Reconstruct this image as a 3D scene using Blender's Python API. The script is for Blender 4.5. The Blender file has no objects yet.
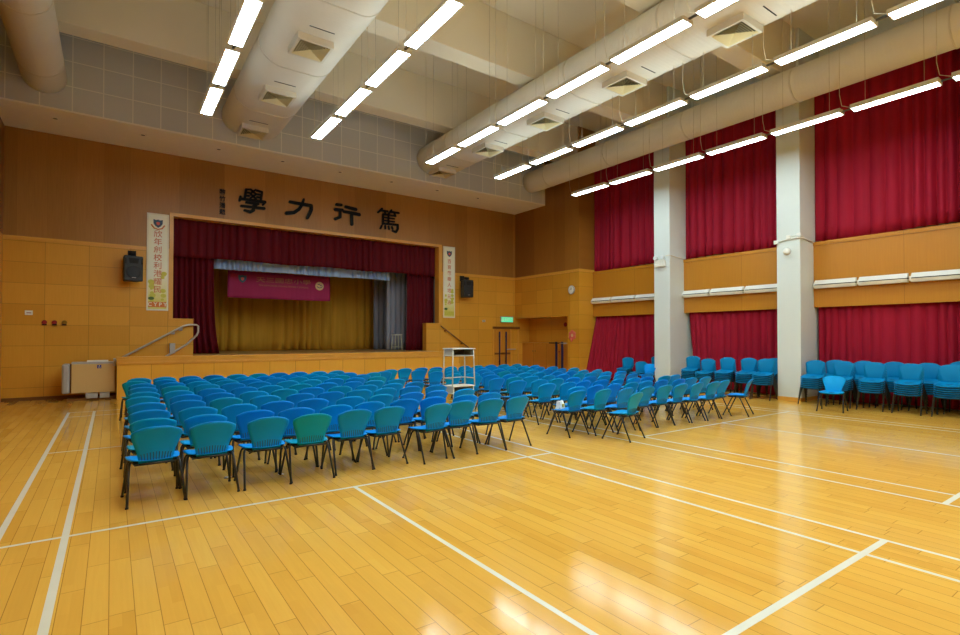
import bpy, bmesh, math, random
from mathutils import Vector, Matrix
S = bpy.context.scene
COL = S.collection
PI = math.pi
random.seed(7)

# ------------------------------------------------------------------ helpers
def lin(c):
    return tuple((v/12.92 if v <= .04045 else ((v+.055)/1.055)**2.4) for v in (x/255. for x in c))+(1.,)

class MB:
    """collects shapes and links them as ONE mesh object"""
    def __init__(self): self.bm = bmesh.new()
    def _mi(self, faces, mi):
        if mi:
            for f in faces: f.material_index = mi
    def box(self, x0, x1, y0, y1, z0, z1, mi=0):
        b = self.bm
        v = [b.verts.new((x, y, z)) for z in (z0, z1) for y in (y0, y1) for x in (x0, x1)]
        fs = [b.faces.new([v[i] for i in q]) for q in ((0,2,3,1),(4,5,7,6),(0,1,5,4),(2,6,7,3),(0,4,6,2),(1,3,7,5))]
        self._mi(fs, mi); return v
    def obox(self, c, sx, sy, sz, rot, mi=0):
        v = self.box(-sx/2, sx/2, -sy/2, sy/2, -sz/2, sz/2, mi)
        m = Matrix.Translation(c) @ rot.to_4x4()
        for q in v: q.co = m @ q.co
    def tube(self, pts, r, n=8, cap=True, mi=0, smooth=True):
        b = self.bm; pts = [Vector(p) for p in pts]
        rs = r if isinstance(r, (list, tuple)) else [r]*len(pts)
        rings = []; prev = None
        for i, p in enumerate(pts):
            t = (pts[min(i+1, len(pts)-1)]-pts[max(i-1, 0)]).normalized()
            if prev is None:
                a = Vector((0,0,1)) if abs(t.z) < .9 else Vector((1,0,0))
                u = t.cross(a).normalized()
            else:
                u = (prev-t*prev.dot(t)).normalized()
            prev = u; w = t.cross(u)
            rings.append([b.verts.new(p+(u*math.cos(2*PI*k/n)+w*math.sin(2*PI*k/n))*rs[i]) for k in range(n)])
        fs = []
        for a, c in zip(rings, rings[1:]):
            for k in range(n):
                f = b.faces.new((a[k], a[(k+1) % n], c[(k+1) % n], c[k])); f.smooth = smooth; fs.append(f)
        if cap:
            fs.append(b.faces.new(list(reversed(rings[0])))); fs.append(b.faces.new(rings[-1]))
        self._mi(fs, mi)
    def lathe(self, prof, c, axis='Z', n=24, mi=0):
        """prof: list of (radius, height)"""
        b = self.bm; rings = []
        for r, z in prof:
            ring = []
            for k in range(n):
                a = 2*PI*k/n; p = Vector((r*math.cos(a), r*math.sin(a), z))
                if axis == 'X': p = Vector((p.z, p.x, p.y))
                if axis == 'Y': p = Vector((p.x, p.z, p.y))
                ring.append(b.verts.new(p+Vector(c)))
            rings.append(ring)
        fs = []
        for a, d in zip(rings, rings[1:]):
            for k in range(n):
                f = b.faces.new((a[k], a[(k+1) % n], d[(k+1) % n], d[k])); f.smooth = True; fs.append(f)
        fs.append(b.faces.new(list(reversed(rings[0])))); fs.append(b.faces.new(rings[-1]))
        self._mi(fs, mi)
    def grid(self, fn, nu, nv, mi=0, smooth=True):
        b = self.bm
        vs = [[b.verts.new(fn(i/nu, j/nv)) for j in range(nv+1)] for i in range(nu+1)]
        fs = []
        for i in range(nu):
            for j in range(nv):
                f = b.faces.new((vs[i][j], vs[i+1][j], vs[i+1][j+1], vs[i][j+1])); f.smooth = smooth; fs.append(f)
        self._mi(fs, mi); return vs
    def shell(self, fn, nu, nv, th, mi=0):
        """closed curved panel: fn(u,v) gives (point, normal)"""
        b = self.bm
        A, B = [], []
        for i in range(nu+1):
            ra, rb = [], []
            for j in range(nv+1):
                p, n = fn(i/nu, j/nv)
                ra.append(b.verts.new(p+n*th/2)); rb.append(b.verts.new(p-n*th/2))
            A.append(ra); B.append(rb)
        fs = []
        for i in range(nu):
            for j in range(nv):
                fs.append(b.faces.new((A[i][j], A[i+1][j], A[i+1][j+1], A[i][j+1])))
                fs.append(b.faces.new((B[i][j], B[i][j+1], B[i+1][j+1], B[i+1][j])))
        for i in range(nu):
            fs.append(b.faces.new((A[i][0], B[i][0], B[i+1][0], A[i+1][0])))
            fs.append(b.faces.new((A[i+1][nv], B[i+1][nv], B[i][nv], A[i][nv])))
        for j in range(nv):
            fs.append(b.faces.new((A[0][j+1], B[0][j+1], B[0][j], A[0][j])))
            fs.append(b.faces.new((A[nu][j], B[nu][j], B[nu][j+1], A[nu][j+1])))
        for f in fs: f.smooth = True
        self._mi(fs, mi)
    def prism(self, poly, fn, d, mi=0):
        """polygon of (a,b) extruded: fn(a,b,t) with t 0..d"""
        b = self.bm; n = len(poly)
        lo = [b.verts.new(fn(p[0], p[1], 0)) for p in poly]; hi = [b.verts.new(fn(p[0], p[1], d)) for p in poly]
        fs = [b.faces.new(list(reversed(lo))), b.faces.new(hi)]
        for k in range(n):
            fs.append(b.faces.new((lo[k], lo[(k+1) % n], hi[(k+1) % n], hi[k])))
        self._mi(fs, mi)
    def build(self, name, mat, parent=None, bevel=0, fix=True):
        b = self.bm
        if fix: bmesh.ops.recalc_face_normals(b, faces=b.faces[:])
        me = bpy.data.meshes.new(name); b.to_mesh(me); b.free()
        for m in (mat if isinstance(mat, (list, tuple)) else [mat]): me.materials.append(m)
        o = bpy.data.objects.new(name, me); COL.objects.link(o)
        if parent: o.parent = parent
        if bevel:
            md = o.modifiers.new('bevel', 'BEVEL'); md.width = bevel; md.segments = 2; md.limit_method = 'ANGLE'
        return o

def tag(o, label, cat, group=None):
    o['label'] = label; o['category'] = cat
    if group: o['group'] = group
    return o
def thing(name, label, cat, loc=(0,0,0), rz=0, group=None):
    o = bpy.data.objects.new(name, None); COL.objects.link(o)
    o.empty_display_size = .1; o.location = loc; o.rotation_euler = (0,0,rz)
    return tag(o, label, cat, group)
def struct(o, label=None):
    o['kind'] = 'structure'
    if label: o['label'] = label
    return o
def copy_tree(o, parent=None):
    c = o.copy(); COL.objects.link(c)
    if parent: c.parent = parent
    for ch in list(o.children): copy_tree(ch, c)
    return c
def text_mesh(s, size, extrude, fn=None, bold=0):
    """mesh of lettering, lying in local XZ, centred"""
    cu = bpy.data.curves.new('lettering', 'FONT'); cu.body = s; cu.size = size; cu.extrude = extrude
    cu.align_x = 'CENTER'; cu.align_y = 'CENTER'; cu.offset = bold; cu.resolution_u = 3
    o = bpy.data.objects.new('lettering', cu); COL.objects.link(o)
    dg = bpy.context.evaluated_depsgraph_get(); dg.update()
    me = bpy.data.meshes.new_from_object(o.evaluated_get(dg))
    bpy.data.objects.remove(o)
    me.transform(Matrix.Rotation(PI/2, 4, 'X'))
    return me
def put_mesh(name, me, mat, loc, parent=None):
    me.materials.clear(); me.materials.append(mat)
    o = bpy.data.objects.new(name, me); COL.objects.link(o); o.location = loc
    if parent: o.parent = parent
    return o

# ------------------------------------------------------------------ materials
def new_mat(name):
    m = bpy.data.materials.new(name); m.use_nodes = True
    nt = m.node_tree; p = nt.nodes['Principled BSDF']
    return m, nt, p
class NT:
    def __init__(self, nt): self.nt = nt
    def n(self, t, **k):
        x = self.nt.nodes.new(t)
        for a, b in k.items(): setattr(x, a, b)
        return x
    def l(self, a, b): self.nt.links.new(a, b)
    def math(self, op, a, b=None, c=None):
        x = self.n('ShaderNodeMath', operation=op)
        for i, v in enumerate((a, b, c)):
            if v is None: continue
            if isinstance(v, (int, float)): x.inputs[i].default_value = v
            else: self.l(v, x.inputs[i])
        return x.outputs[0]
    def mix(self, f, a, b, bt='MIX'):
        x = self.n('ShaderNodeMix', data_type='RGBA', blend_type=bt)
        for s, v in ((x.inputs[0], f), (x.inputs[6], a), (x.inputs[7], b)):
            if isinstance(v, (int, float)): s.default_value = v
            elif isinstance(v, tuple): s.default_value = v
            else: self.l(v, s)
        return x.outputs[2]
    def xyz(self):
        tc = self.n('ShaderNodeTexCoord'); s = self.n('ShaderNodeSeparateXYZ'); self.l(tc.outputs['Object'], s.inputs[0])
        return tc.outputs['Object'], s.outputs[0], s.outputs[1], s.outputs[2]
    def comb(self, a, b, c):
        x = self.n('ShaderNodeCombineXYZ')
        for i, v in enumerate((a, b, c)):
            if isinstance(v, (int, float)): x.inputs[i].default_value = v
            else: self.l(v, x.inputs[i])
        return x.outputs[0]
    def noise(self, vec, scale, detail=3, rough=.5):
        x = self.n('ShaderNodeTexNoise'); x.inputs['Scale'].default_value = scale; x.inputs['Detail'].default_value = detail
        x.inputs['Roughness'].default_value = rough; self.l(vec, x.inputs['Vector']); return x.outputs[0]
    def white(self, vec):
        x = self.n('ShaderNodeTexWhiteNoise', noise_dimensions='3D'); self.l(vec, x.inputs['Vector']); return x.outputs[0]
    def bump(self, hgt, st, dist, p):
        x = self.n('ShaderNodeBump'); x.inputs['Strength'].default_value = st; x.inputs['Distance'].default_value = dist
        self.l(hgt, x.inputs['Height']); self.l(x.outputs[0], p.inputs['Normal'])

def plain(name, rgb, rough=.5, metal=0, var=.06, scale=6., spec=.5, bump=0):
    m, nt, p = new_mat(name); N = NT(nt); v, X, Y, Z = N.xyz()
    c = lin(rgb); d = tuple(x*(1-var) for x in c[:3])+(1,); e = tuple(min(1, x*(1+var)) for x in c[:3])+(1,)
    nz = N.noise(v, scale, 3)
    N.l(N.mix(nz, d, e), p.inputs['Base Color'])
    p.inputs['Roughness'].default_value = rough; p.inputs['Metallic'].default_value = metal
    p.inputs['Specular IOR Level'].default_value = spec
    if bump: N.bump(N.noise(v, scale*8, 2), bump, .01, p)
    return m
def emit(name, rgb, st):
    m, nt, p = new_mat(name)
    p.inputs['Base Color'].default_value = lin(rgb); p.inputs['Emission Color'].default_value = lin(rgb)
    p.inputs['Emission Strength'].default_value = st
    return m

def mat_floor():
    m, nt, p = new_mat('maple_boards'); N = NT(nt); v, X, Y, Z = N.xyz()
    W = .132
    r = N.math('DIVIDE', X, W); row = N.math('FLOOR', r); fx = N.math('FRACT', r)
    off = N.math('MULTIPLY', N.white(N.comb(row, 3.3, 0)), 7.0)
    L = N.math('DIVIDE', N.math('ADD', Y, off), 0.95); seg = N.math('FLOOR', L); fy = N.math('FRACT', L)
    rnd = N.white(N.comb(row, seg, 1.7))
    # narrow staves within a board
    r2 = N.math('DIVIDE', X, W/2); row2 = N.math('FLOOR', r2)
    off2 = N.math('MULTIPLY', N.white(N.comb(row2, 9.1, 0)), 5.0)
    seg2 = N.math('FLOOR', N.math('DIVIDE', N.math('ADD', Y, off2), .46))
    rnd2 = N.white(N.comb(row2, seg2, 4.2))
    base = N.mix(rnd, lin((216,160,58)), lin((236,187,82)))
    base = N.mix(N.math('MULTIPLY', rnd2, .75), base, lin((232,178,74)))
    gr = N.noise(N.comb(N.math('MULTIPLY', X, 60), N.math('MULTIPLY', Y, 2.5), rnd), 1., 4)
    base = N.mix(N.math('MULTIPLY', gr, .35), base, lin((194,138,52)))
    big = N.noise(v, .35, 2)
    base = N.mix(N.math('MULTIPLY', big, .25), base, lin((234,186,88)))
    # seams
    ex = N.math('MINIMUM', fx, N.math('SUBTRACT', 1., fx)); ex = N.math('MULTIPLY', ex, W)
    ey = N.math('MINIMUM', fy, N.math('SUBTRACT', 1., fy)); ey = N.math('MULTIPLY', ey, .95)
    sx = N.math('LESS_THAN', ex, .0022); sy = N.math('LESS_THAN', ey, .003)
    s = N.math('MAXIMUM', N.math('MULTIPLY', sx, .62), N.math('MULTIPLY', sy, .5))
    base = N.mix(s, base, lin((120,72,24)))
    N.l(base, p.inputs['Base Color'])
    p.inputs['Specular IOR Level'].default_value = .36
    rg = N.math('ADD', N.math('MULTIPLY', N.noise(v, 1.3, 3),   .07), .07)
    rg = N.math('ADD', rg, N.math('MULTIPLY', rnd, .05))
    N.l(rg, p.inputs['Roughness'])
    N.bump(N.noise(N.comb(N.math('MULTIPLY', X, 5), Y, Z), 1.2, 2), .03, .02, p)
    return m

def mat_panel(name, ua, u0, pu, z0, pz, c1, c2, groove, gw=.006, vgrain=True, rough=.35):
    """veneer panels; ua: axis letter of the horizontal direction"""
    m, nt, p = new_mat(name); N = NT(nt); v, X, Y, Z = N.xyz()
    U = X if ua == 'X' else Y
    a = N.math('DIVIDE', N.math('SUBTRACT', U, u0), pu); b = N.math('DIVIDE', N.math('SUBTRACT', Z, z0), pz)
    ia, fa = N.math('FLOOR', a), N.math('FRACT', a); ib, fb = N.math('FLOOR', b), N.math('FRACT', b)
    rnd = N.white(N.comb(ia, ib, 5.))
    if vgrain: g = N.noise(N.comb(N.math('MULTIPLY', U, 38), N.math('MULTIPLY', Z, 1.6), rnd), 1., 5, .6)
    else: g = N.noise(N.comb(N.math('MULTIPLY', U, 3), N.math('MULTIPLY', Z, 22), rnd), 1., 5, .6)
    t = N.math('ADD', N.math('MULTIPLY', rnd, .45), N.math('MULTIPLY', g, .6))
    col = N.mix(t, lin(c1), lin(c2))
    da = N.math('MULTIPLY', N.math('MINIMUM', fa, N.math('SUBTRACT', 1., fa)), pu)
    db = N.math('MULTIPLY', N.math('MINIMUM', fb, N.math('SUBTRACT', 1., fb)), pz)
    s = N.math('MAXIMUM', N.math('LESS_THAN', da, gw), N.math('LESS_THAN', db, gw))
    col = N.mix(N.math('MULTIPLY', s, groove), col, lin((70,38,8)))
    N.l(col, p.inputs['Base Color']); p.inputs['Roughness'].default_value = rough
    p.inputs['Specular IOR Level'].default_value = .4
    return m

def mat_tiles():
    m, nt, p = new_mat('grey_acoustic_tile'); N = NT(nt); v, X, Y, Z = N.xyz()
    a = N.math('DIVIDE', N.math('ADD', X, .86+.6), .62); b = N.math('DIVIDE', N.math('SUBTRACT', Z, 7.22), .62)
    fa, fb = N.math('FRACT', a), N.math('FRACT', b)
    rnd = N.white(N.comb(N.math('FLOOR', a), N.math('FLOOR', b), 2.))
    sp = N.noise(v, 55, 2)
    t = N.math('ADD', N.math('MULTIPLY', rnd, .35), N.math('MULTIPLY', sp, .5))
    col = N.mix(t, lin((196,197,194)), lin((218,218,212)))
    da = N.math('MINIMUM', fa, N.math('SUBTRACT', 1., fa)); db = N.math('MINIMUM', fb, N.math('SUBTRACT', 1., fb))
    s = N.math('LESS_THAN', N.math('MINIMUM', da, db), .02)
    N.l(N.mix(s, col, lin((238,236,226))), p.inputs['Base Color']); p.inputs['Roughness'].default_value = .9
    return m

def mat_duct():
    m, nt, p = new_mat('white_painted_duct'); N = NT(nt); v, X, Y, Z = N.xyz()
    N.l(N.mix(N.noise(v, 1.5, 3), lin((218,212,194)), lin((230,224,208))), p.inputs['Base Color'])
    p.inputs['Roughness'].default_value = .6
    w = N.math('SINE', N.math('MULTIPLY', Y, 75.)); N.bump(w, .22, .006, p)
    return m

def mat_cloth(name, c1, c2, rough=.85, sheen=.3, weave=180):
    m, nt, p = new_mat(name); N = NT(nt); v, X, Y, Z = N.xyz()
    g = N.noise(N.comb(N.math('MULTIPLY', X, 9), N.math('MULTIPLY', Y, 9), N.math('MULTIPLY', Z, .6)), 1., 4)
    N.l(N.mix(g, lin(c1), lin(c2)), p.inputs['Base Color'])
    p.inputs['Roughness'].default_value = rough; p.inputs['Sheen Weight'].default_value = sheen
    p.inputs['Sheen Tint'].default_value = lin(c2); p.inputs['Specular IOR Level'].default_value = .2
    return m

def mat_banner():
    m, nt, p = new_mat('printed_banner'); N = NT(nt); v, X, Y, Z = N.xyz()
    n1 = N.noise(N.comb(N.math('MULTIPLY', X, 1.5), Y, Z), 1.6, 3)
    top = N.mix(n1, lin((246,240,190)), lin((240,246,244)))
    bot = N.mix(N.noise(v, 6, 3), lin((240,230,140)), lin((206,206,90)))
    f = N.n('ShaderNodeMapRange'); N.l(Z, f.inputs[0]); f.inputs[1].default_value = 3.5; f.inputs[2].default_value = 2.75
    N.l(N.mix(f.outputs[0], top, bot), p.inputs['Base Color']); p.inputs['Roughness'].default_value = .45
    return m

M = {}
M['floor'] = mat_floor()
M['line'] = plain('white_line_paint', (222,220,200), .25, var=.04)
M['lowX'] = mat_panel('honey_veneer', 'X', -1.48, .95, .34, .555, (206,146,42), (230,170,62), .36)
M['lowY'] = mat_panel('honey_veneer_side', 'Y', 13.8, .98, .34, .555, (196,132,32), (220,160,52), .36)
M['upX'] = mat_panel('brown_veneer', 'X', -1.45, .62, -5.5, 9.85, (140,94,36), (186,134,64), .16, .003)
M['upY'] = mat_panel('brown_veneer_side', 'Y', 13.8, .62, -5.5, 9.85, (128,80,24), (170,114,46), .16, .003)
M['spand'] = mat_panel('honey_veneer_spandrel', 'Y', 6.32, 1.98, 4.17, 6., (176,114,26), (200,136,42), .45, .004)
M['riser'] = mat_panel('stage_veneer', 'X', .12, .78, -3, 8., (222,158,46), (236,178,68), .5, .006, True, .3)
M['trimwood'] = plain('honey_trim_wood', (224,164,64), .3, var=.1, scale=4)
M['darktrim'] = plain('brown_door_trim', (122,78,30), .4, var=.1)
M['door'] = mat_panel('door_veneer', 'X', 13.55, .48, -1, 9, (196,128,36), (212,146,52), .3, .003)
M['paint'] = plain('white_wall_paint', (210,218,214), .7, var=.03, scale=2)
M['ceil'] = plain('cream_ceiling_paint', (232,223,198), .85, var=.04, scale=1)
M['soffit'] = plain('cream_soffit_board', (244,238,222), .85, var=.03, scale=3)
M['tile'] = mat_tiles()
M['duct'] = mat_duct()
M['ductplain'] = plain('white_duct_band', (216,209,190), .6, var=.03)
M['diff'] = plain('cream_diffuser_blade', (226,212,160), .5, var=.03)
M['black'] = plain('black_void', (22,20,18), .8)
M['lightbody'] = plain('white_light_housing', (224,222,212), .45, var=.02)
M['tube'] = emit('lamp_diffuser', (226,247,252), 27.)
M['fill_glow'] = emit('added_top_glow', (226,247,252), 5.)  # glow added on top of the pendants to brighten the ceiling
M['wire'] = plain('steel_wire', (176,166,140), .6)
M['cable'] = plain('white_cable', (214,204,176), .6)
M['curt'] = mat_cloth('crimson_curtain_cloth', (130,10,34), (172,22,52), .7, .1)
M['stagered'] = mat_cloth('maroon_velvet', (74,4,16), (108,10,28), .7, .15)
M['gold'] = mat_cloth('gold_backdrop_cloth', (178,128,28), (214,164,58), .8, .2)
M['grey'] = mat_cloth('grey_curtain_cloth', (128,130,144), (166,170,184), .8, .2)
M['silver'] = mat_cloth('silver_pelmet_cloth', (140,172,222), (190,214,248), .6, .2)
M['magenta'] = mat_cloth('magenta_banner_cloth', (150,38,82), (172,50,98), .7, .1)
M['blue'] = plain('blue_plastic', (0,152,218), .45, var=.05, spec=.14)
M['blue2'] = plain('bounce_offset_blue_plastic', (0,140,226), .45, var=.05, spec=.14)  # bluer copy offsetting yellow floor bounce on near-row backs; also scattered elsewhere
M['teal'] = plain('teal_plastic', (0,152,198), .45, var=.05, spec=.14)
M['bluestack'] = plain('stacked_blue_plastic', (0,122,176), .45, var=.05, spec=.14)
M['slot'] = plain('dark_blue_slot', (0,70,108), .6)
M['slott'] = plain('dark_teal_slot', (0,84,84), .6)
M['legm'] = plain('charcoal_steel_tube', (46,48,52), .4, .3)
M['rubber'] = plain('black_rubber', (24,24,24), .8)
M['ink'] = plain('gloss_black_lacquer', (4,4,5), .35, var=.02, spec=.15)
M['spk'] = plain('black_speaker_plastic', (28,31,35), .5, bump=.1)
M['spkgrille'] = plain('speaker_grille', (40,43,47), .6, .2, scale=60, var=.3)
M['white'] = plain('white_plastic', (228,228,220), .45, var=.02)
M['steel'] = plain('brushed_steel', (198,194,184), .35, .45)
M['lgrey'] = plain('light_grey_metal', (176,176,174), .45, .2)
M['beige'] = mat_panel('beige_lift_panel', 'X', -3, 9, -3, 9, (196,164,104), (208,176,118), 0)
M['signblue'] = plain('sign_blue', (30,40,140), .5)
M['red'] = plain('red_enamel', (150,24,34), .4)
M['pink'] = plain('coral_paper', (222,108,96), .6)
M['brass'] = plain('brass', (150,116,40), .4, .6)
M['gold_letter'] = plain('gold_lettering', (206,150,92), .5)
M['dimgold'] = plain('dull_gold_lettering', (176,118,84), .5)
M['rust'] = plain('rust_lettering', (212,132,92), .5)
M['orange'] = plain('orange_strip', (216,124,48), .5)
M['leaf'] = plain('yellow_green_leaf', (206,204,80), .5, var=.2, scale=14)
M['leafdark'] = plain('green_leaf', (74,110,44), .5, var=.2, scale=14)
M['crest'] = plain('crest_blue', (44,80,110), .5)
M['creestgold'] = plain('crest_cream', (222,190,140), .5)
M['banner'] = mat_banner()
M['cream'] = plain('cream_frame', (236,232,208), .5)
M['navy'] = plain('navy_enamel', (34,38,84), .4, .2)
M['exit'] = emit('exit_sign_green', (90,220,160), .75)
M['desktop'] = plain('pale_grey_laminate', (214,214,200), .4)
M['deskframe'] = plain('ivory_enamel', (208,208,184), .4)
M['drawer'] = plain('grey_drawer_metal', (92,94,92), .5, .3)
M['heater'] = plain('ivory_enamel_batten', (232,228,208), .4, var=.03)
M['stagefloor'] = plain('stage_boards', (196,150,88), .3, var=.12, scale=5)
M['paper'] = plain('white_paper', (240,238,226), .7)
M['yellow'] = plain('yellow_print', (226,190,70), .6)
M['cabin'] = mat_panel('cabinet_veneer', 'Y', 14.9, .825, -2, 9, (186,118,32), (206,140,52), .6)
M['mirror'] = plain('glass_lens', (220,224,226), .15)

# ------------------------------------------------------------------ setting
XL, XR, XC, XW = -2.33, 14.78, 15.70, 16.0       # left wall, column faces, curtain plane, outer wall
YB, YF, ZC = -5.0, 18.2, 9.9
def plate(b, x0, x1, y0, y1, z, mi):
    f = b.bm.faces.new([b.bm.verts.new(p) for p in ((x0,y0,z),(x1,y0,z),(x1,y1,z),(x0,y1,z))]); f.material_index = mi
b = MB(); b.box(XL-.2, XW+.2, YB-.2, 26, -.2, 0)
zl = .0012
def yl(x, y0, y1, w=.042): plate(b, x-w/2, x+w/2, y0, y1, zl, 1)
def xl(y, x0, x1, w=.042): plate(b, x0, x1, y-w/2, y+w/2, zl+.0003, 1)
yl(-.306, -2, 14.8, .052); yl(-.765, -2, 14.8, .052)
yl(2.252, 1.62, 5.64); yl(4.81, -2, 14.8); yl(5.272, -2, 14.8)
yl(6.912, -2, 14.8); yl(7.385, -2, 14.8); yl(9.85, 1.62, 5.66); yl(12.34, -2, 14.8); yl(12.66, -2, 14.8)
xl(5.64, -.79, 5.29); xl(1.618, 2.25, 5.29, .052); xl(5.66, 7.37, 12.66); xl(1.618, 6.89, 12.66, .052)
xl(9.8, -.79, 5.29); xl(13.95, -.79, 5.29); xl(14.75, -.79, 5.29); xl(9.8, 6.9, 12.66)
struct(b.build('floor', [M['floor'], M['line']], fix=False))

# front wall with stage opening
b = MB()
ZB = 4.35
def wf(x0, x1, z0, z1, y0=YF, y1=YF+.3):
    if z0 < ZB: b.box(x0, x1, y0, y1, z0, min(z1, ZB), 0)
    if z1 > ZB: b.box(x0, x1, y0, y1, max(z0, ZB), z1, 1)
wf(XL, 1.40, 0, ZC); wf(10.94, 15.7, 0, ZC); wf(1.40, 10.94, 5.44, ZC)
wf(1.40, 2.05, 0, 2.23); wf(10.24, 10.94, 0, 2.23); wf(2.05, 10.24, 0, 1.1)
struct(b.build('wall_front', [M['lowX'], M['upX']]))
b = MB(); b.box(XL, 1.42, YF-.012, YF, 4.25, 4.35); b.box(11., XR, YF-.012, YF, 4.25, 4.35); b.box(XR-.012, XR, 14.27, YF, 4.25, 4.35)
b.box(XR-.012, XC-.1, 14.258, 14.27, 4.25, 4.35)
struct(b.build('trim_1', M['trimwood']))
b = MB()
b.box(1.40, 1.50, YF-.03, YF+.3, 2.25, 5.34); b.box(10.80, 10.94, YF-.03, YF+.3, 2.25, 5.34); b.box(1.40, 10.94, YF-.03, YF+.3, 5.34, 5.44)
b.box(1.40, 2.06, YF-.02, YF+.3, 2.23, 2.25); b.box(10.23, 10.94, YF-.02, YF+.3, 2.23, 2.25)
struct(b.build('trim_2', M['trimwood']))
# side pier, niche and upper side wall
b = MB()
for z0, z1, mi in ((2.52, ZB, 0), (ZB, ZC, 1)):
    b.box(XR, 15.62, 14.9, YF, z0, z1, mi)
for z0, z1, mi in ((0, ZB, 0), (ZB, ZC, 1)):
    b.box(XR, XC+.02, 14.27, 14.9, z0, z1, mi)
b.box(15.62, 15.75, 14.9, YF, 0, 2.6, 0)
struct(b.build('wall_side', [M['lowY'], M['upY']]))
# window bays of the right wall
b = MB()
b.box(XW, XW+.2, YB, 14.4, 0, ZC)
b.box(XR, XW, YB, -.95, 0, ZC)
struct(b.build('wall_right', M['paint']))
b = MB()
for y0, y1 in ((10.85, 14.27), (6.91, 10.25), (2.98, 6.32), (-.95, 2.38)):
    b.box(XC-.14, XC-.1, y0, y1, 2.5, 4.17)
    b.box(XC-.16, XW, y0, y1, 4.17, 4.27)
    b.box(XC-.1, XW, y0, y1, 2.56, 4.17)
struct(b.build('wall_spandrel', M['spand']))
for y0 in (10.25, 6.32, 2.38):
    b = MB(); b.box(XR, XW, y0, y0+.595, 0, ZC)
    struct(b.build('column', M['paint'], bevel=.012))
    b = MB(); b.box(XR-.012, XR+.012, y0-.012, y0+.607, 0, .1); b.box(XR-.012, XW, y0-.012, y0+.004, 0, .1)
    struct(b.build('baseboard_right', M['trimwood']))
b = MB(); b.box(XL-.2, XL, YB, 18.5, 0, 4.35, 0); b.box(XL-.2, XL, YB, 18.5, 4.35, ZC, 1)
struct(b.build('wall_left', [M['lowY'], M['upY']]))
b = MB(); b.box(XL-.2, XW+.2, YB-.2, YB, 0, ZC); struct(b.build('wall_back', M['lowX']))
b = MB(); b.box(XL, .12, YF-.015, YF, 0, .09); struct(b.build('baseboard_front', M['darktrim']))
# ceiling slab and beams
b = MB(); b.box(XL-.2, XW+.2, YB-.2, 18.5, ZC, ZC+.2); struct(b.build('ceiling', M['ceil']))
for yc in (14.6, 10.6, 6.67, 2.74, -1.19):
    b = MB(); b.box(XL, XW, yc-.27, yc+.27, 8.5, ZC)
    struct(b.build('ceiling_beam', M['ceil'], bevel=.015))
# soffit over the stage front
b = MB(); b.box(XL, XR, 16.2, YF, 7.2, 7.24, 0); b.box(XL, XR, 16.2, 16.3, 7.24, ZC, 1)
struct(b.build('ceiling_soffit', [M['soffit'], M['tile']]))
for i, x in enumerate((-1.21, .65, 2.52, 4.33, 6.18, 8.06, 9.94, 11.8)):
    nm = ('above the left end of the front wall','second from the left','third from the left','fourth from the left','fifth from the left','sixth from the left','seventh from the left','nearest the right corner')[i]
    b = MB(); b.lathe([(.09,7.2),(.09,7.188),(.06,7.186)], (x,16.85,0), n=16)
    o = b.build('recessed_downlight', M['soffit']); tag(o, 'small recessed downlight in the cream soffit, '+nm, 'downlight', 'soffit downlights')
    b = MB(); b.lathe([(.055,7.187),(.04,7.183)], (x,16.85,0), n=12); b.build('lens', M['drawer'], o)

# ------------------------------------------------------------------ stage
b = MB()
b.box(.12, 11.0, 17.0, 17.1, 0, 1.13, 0); b.box(.12, .2, 17.1, YF, 0, 1.0, 0); b.box(10.92, 11.0, 17.1, YF, 0, 1.0, 0)
b.box(2.05, 10.24, 17.1, 18.5, 1.0, 1.15, 1); b.box(1.5, 10.92, 18.5, 26, 1.0, 1.15, 1)
for k in range(6): b.box(.3+k*.29, 2.05, 17.1, YF, k*.165, (k+1)*.165, 0)
for k in range(6): b.box(10.24, 12-k*.29, 17.1, YF, k*.165, (k+1)*.165, 0)
struct(b.build('stage_floor', [M['riser'], M['stagefloor']]))
b = MB()
b.box(.10, 11.02, 16.95, 17.1, 1.10, 1.152)
for i, (z0, z1, d) in enumerate(((1.03,1.10,.035),(1.0,1.03,.02),(.955,1.0,.035),(.93,.955,.018))):
    b.box(.11, 11.01, 17.0-d, 17.0, z0, z1)
struct(b.build('trim_3', M['trimwood'], bevel=.006))
b = MB(); b.box(1.3, 1.5, 18.5, 26, 0, 6); b.box(10.95, 11.15, 18.5, 26, 0, 6); b.box(1.3, 11.15, 26, 26.2, 0, 6); b.box(1.3, 11.15, 18.5, 26.2, 6, 6.2)
struct(b.build('wall_stage', M['grey']))

def curtain(name, mat, label, axis, u0, u1, z0, z1, plane, amp, wl, seed, gather=0, flare=None, nz=10, cat='curtain', sag=.015, group=None):
    R = random.Random(seed); W = u1-u0; nu = max(20, int(W/(wl/12.)))
    ph = [R.uniform(0, 6.28) for _ in range(5)]
    warp = [(R.uniform(.5, 1.6), R.uniform(0, 6.28)) for _ in range(3)]
    def f(u, v):
        s = u*W; s2 = s+sum(.09*wl/.2*math.sin(k*s*2+p) for k, p in warp)
        z = z0+(z1-z0)*v
        fall = .7+.3*(1-v)
        d = 1-2*abs(math.sin(s2*PI/wl+ph[0]))**.75
        d = d*amp*fall*(.75+.25*math.sin(s*1.7+ph[1]))+.35*amp*math.sin(s2*2*PI/(wl*2.7)+ph[2]+.3*(1-v))
        z += sag*(1-v)*math.sin(s*2.1+ph[3])*1.
        a = u0+s; c = plane+d
        if flare: da, dc = flare(u, v); a += da; c += dc
        return Vector((a, c, z)) if axis == 'X' else Vector((c, a, z))
    b = MB(); b.grid(f, nu, nz)
    o = b.build(name, mat, fix=False)
    md = o.modifiers.new('thickness', 'SOLIDIFY'); md.thickness = .006
    return tag(o, label, cat, group)

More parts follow.
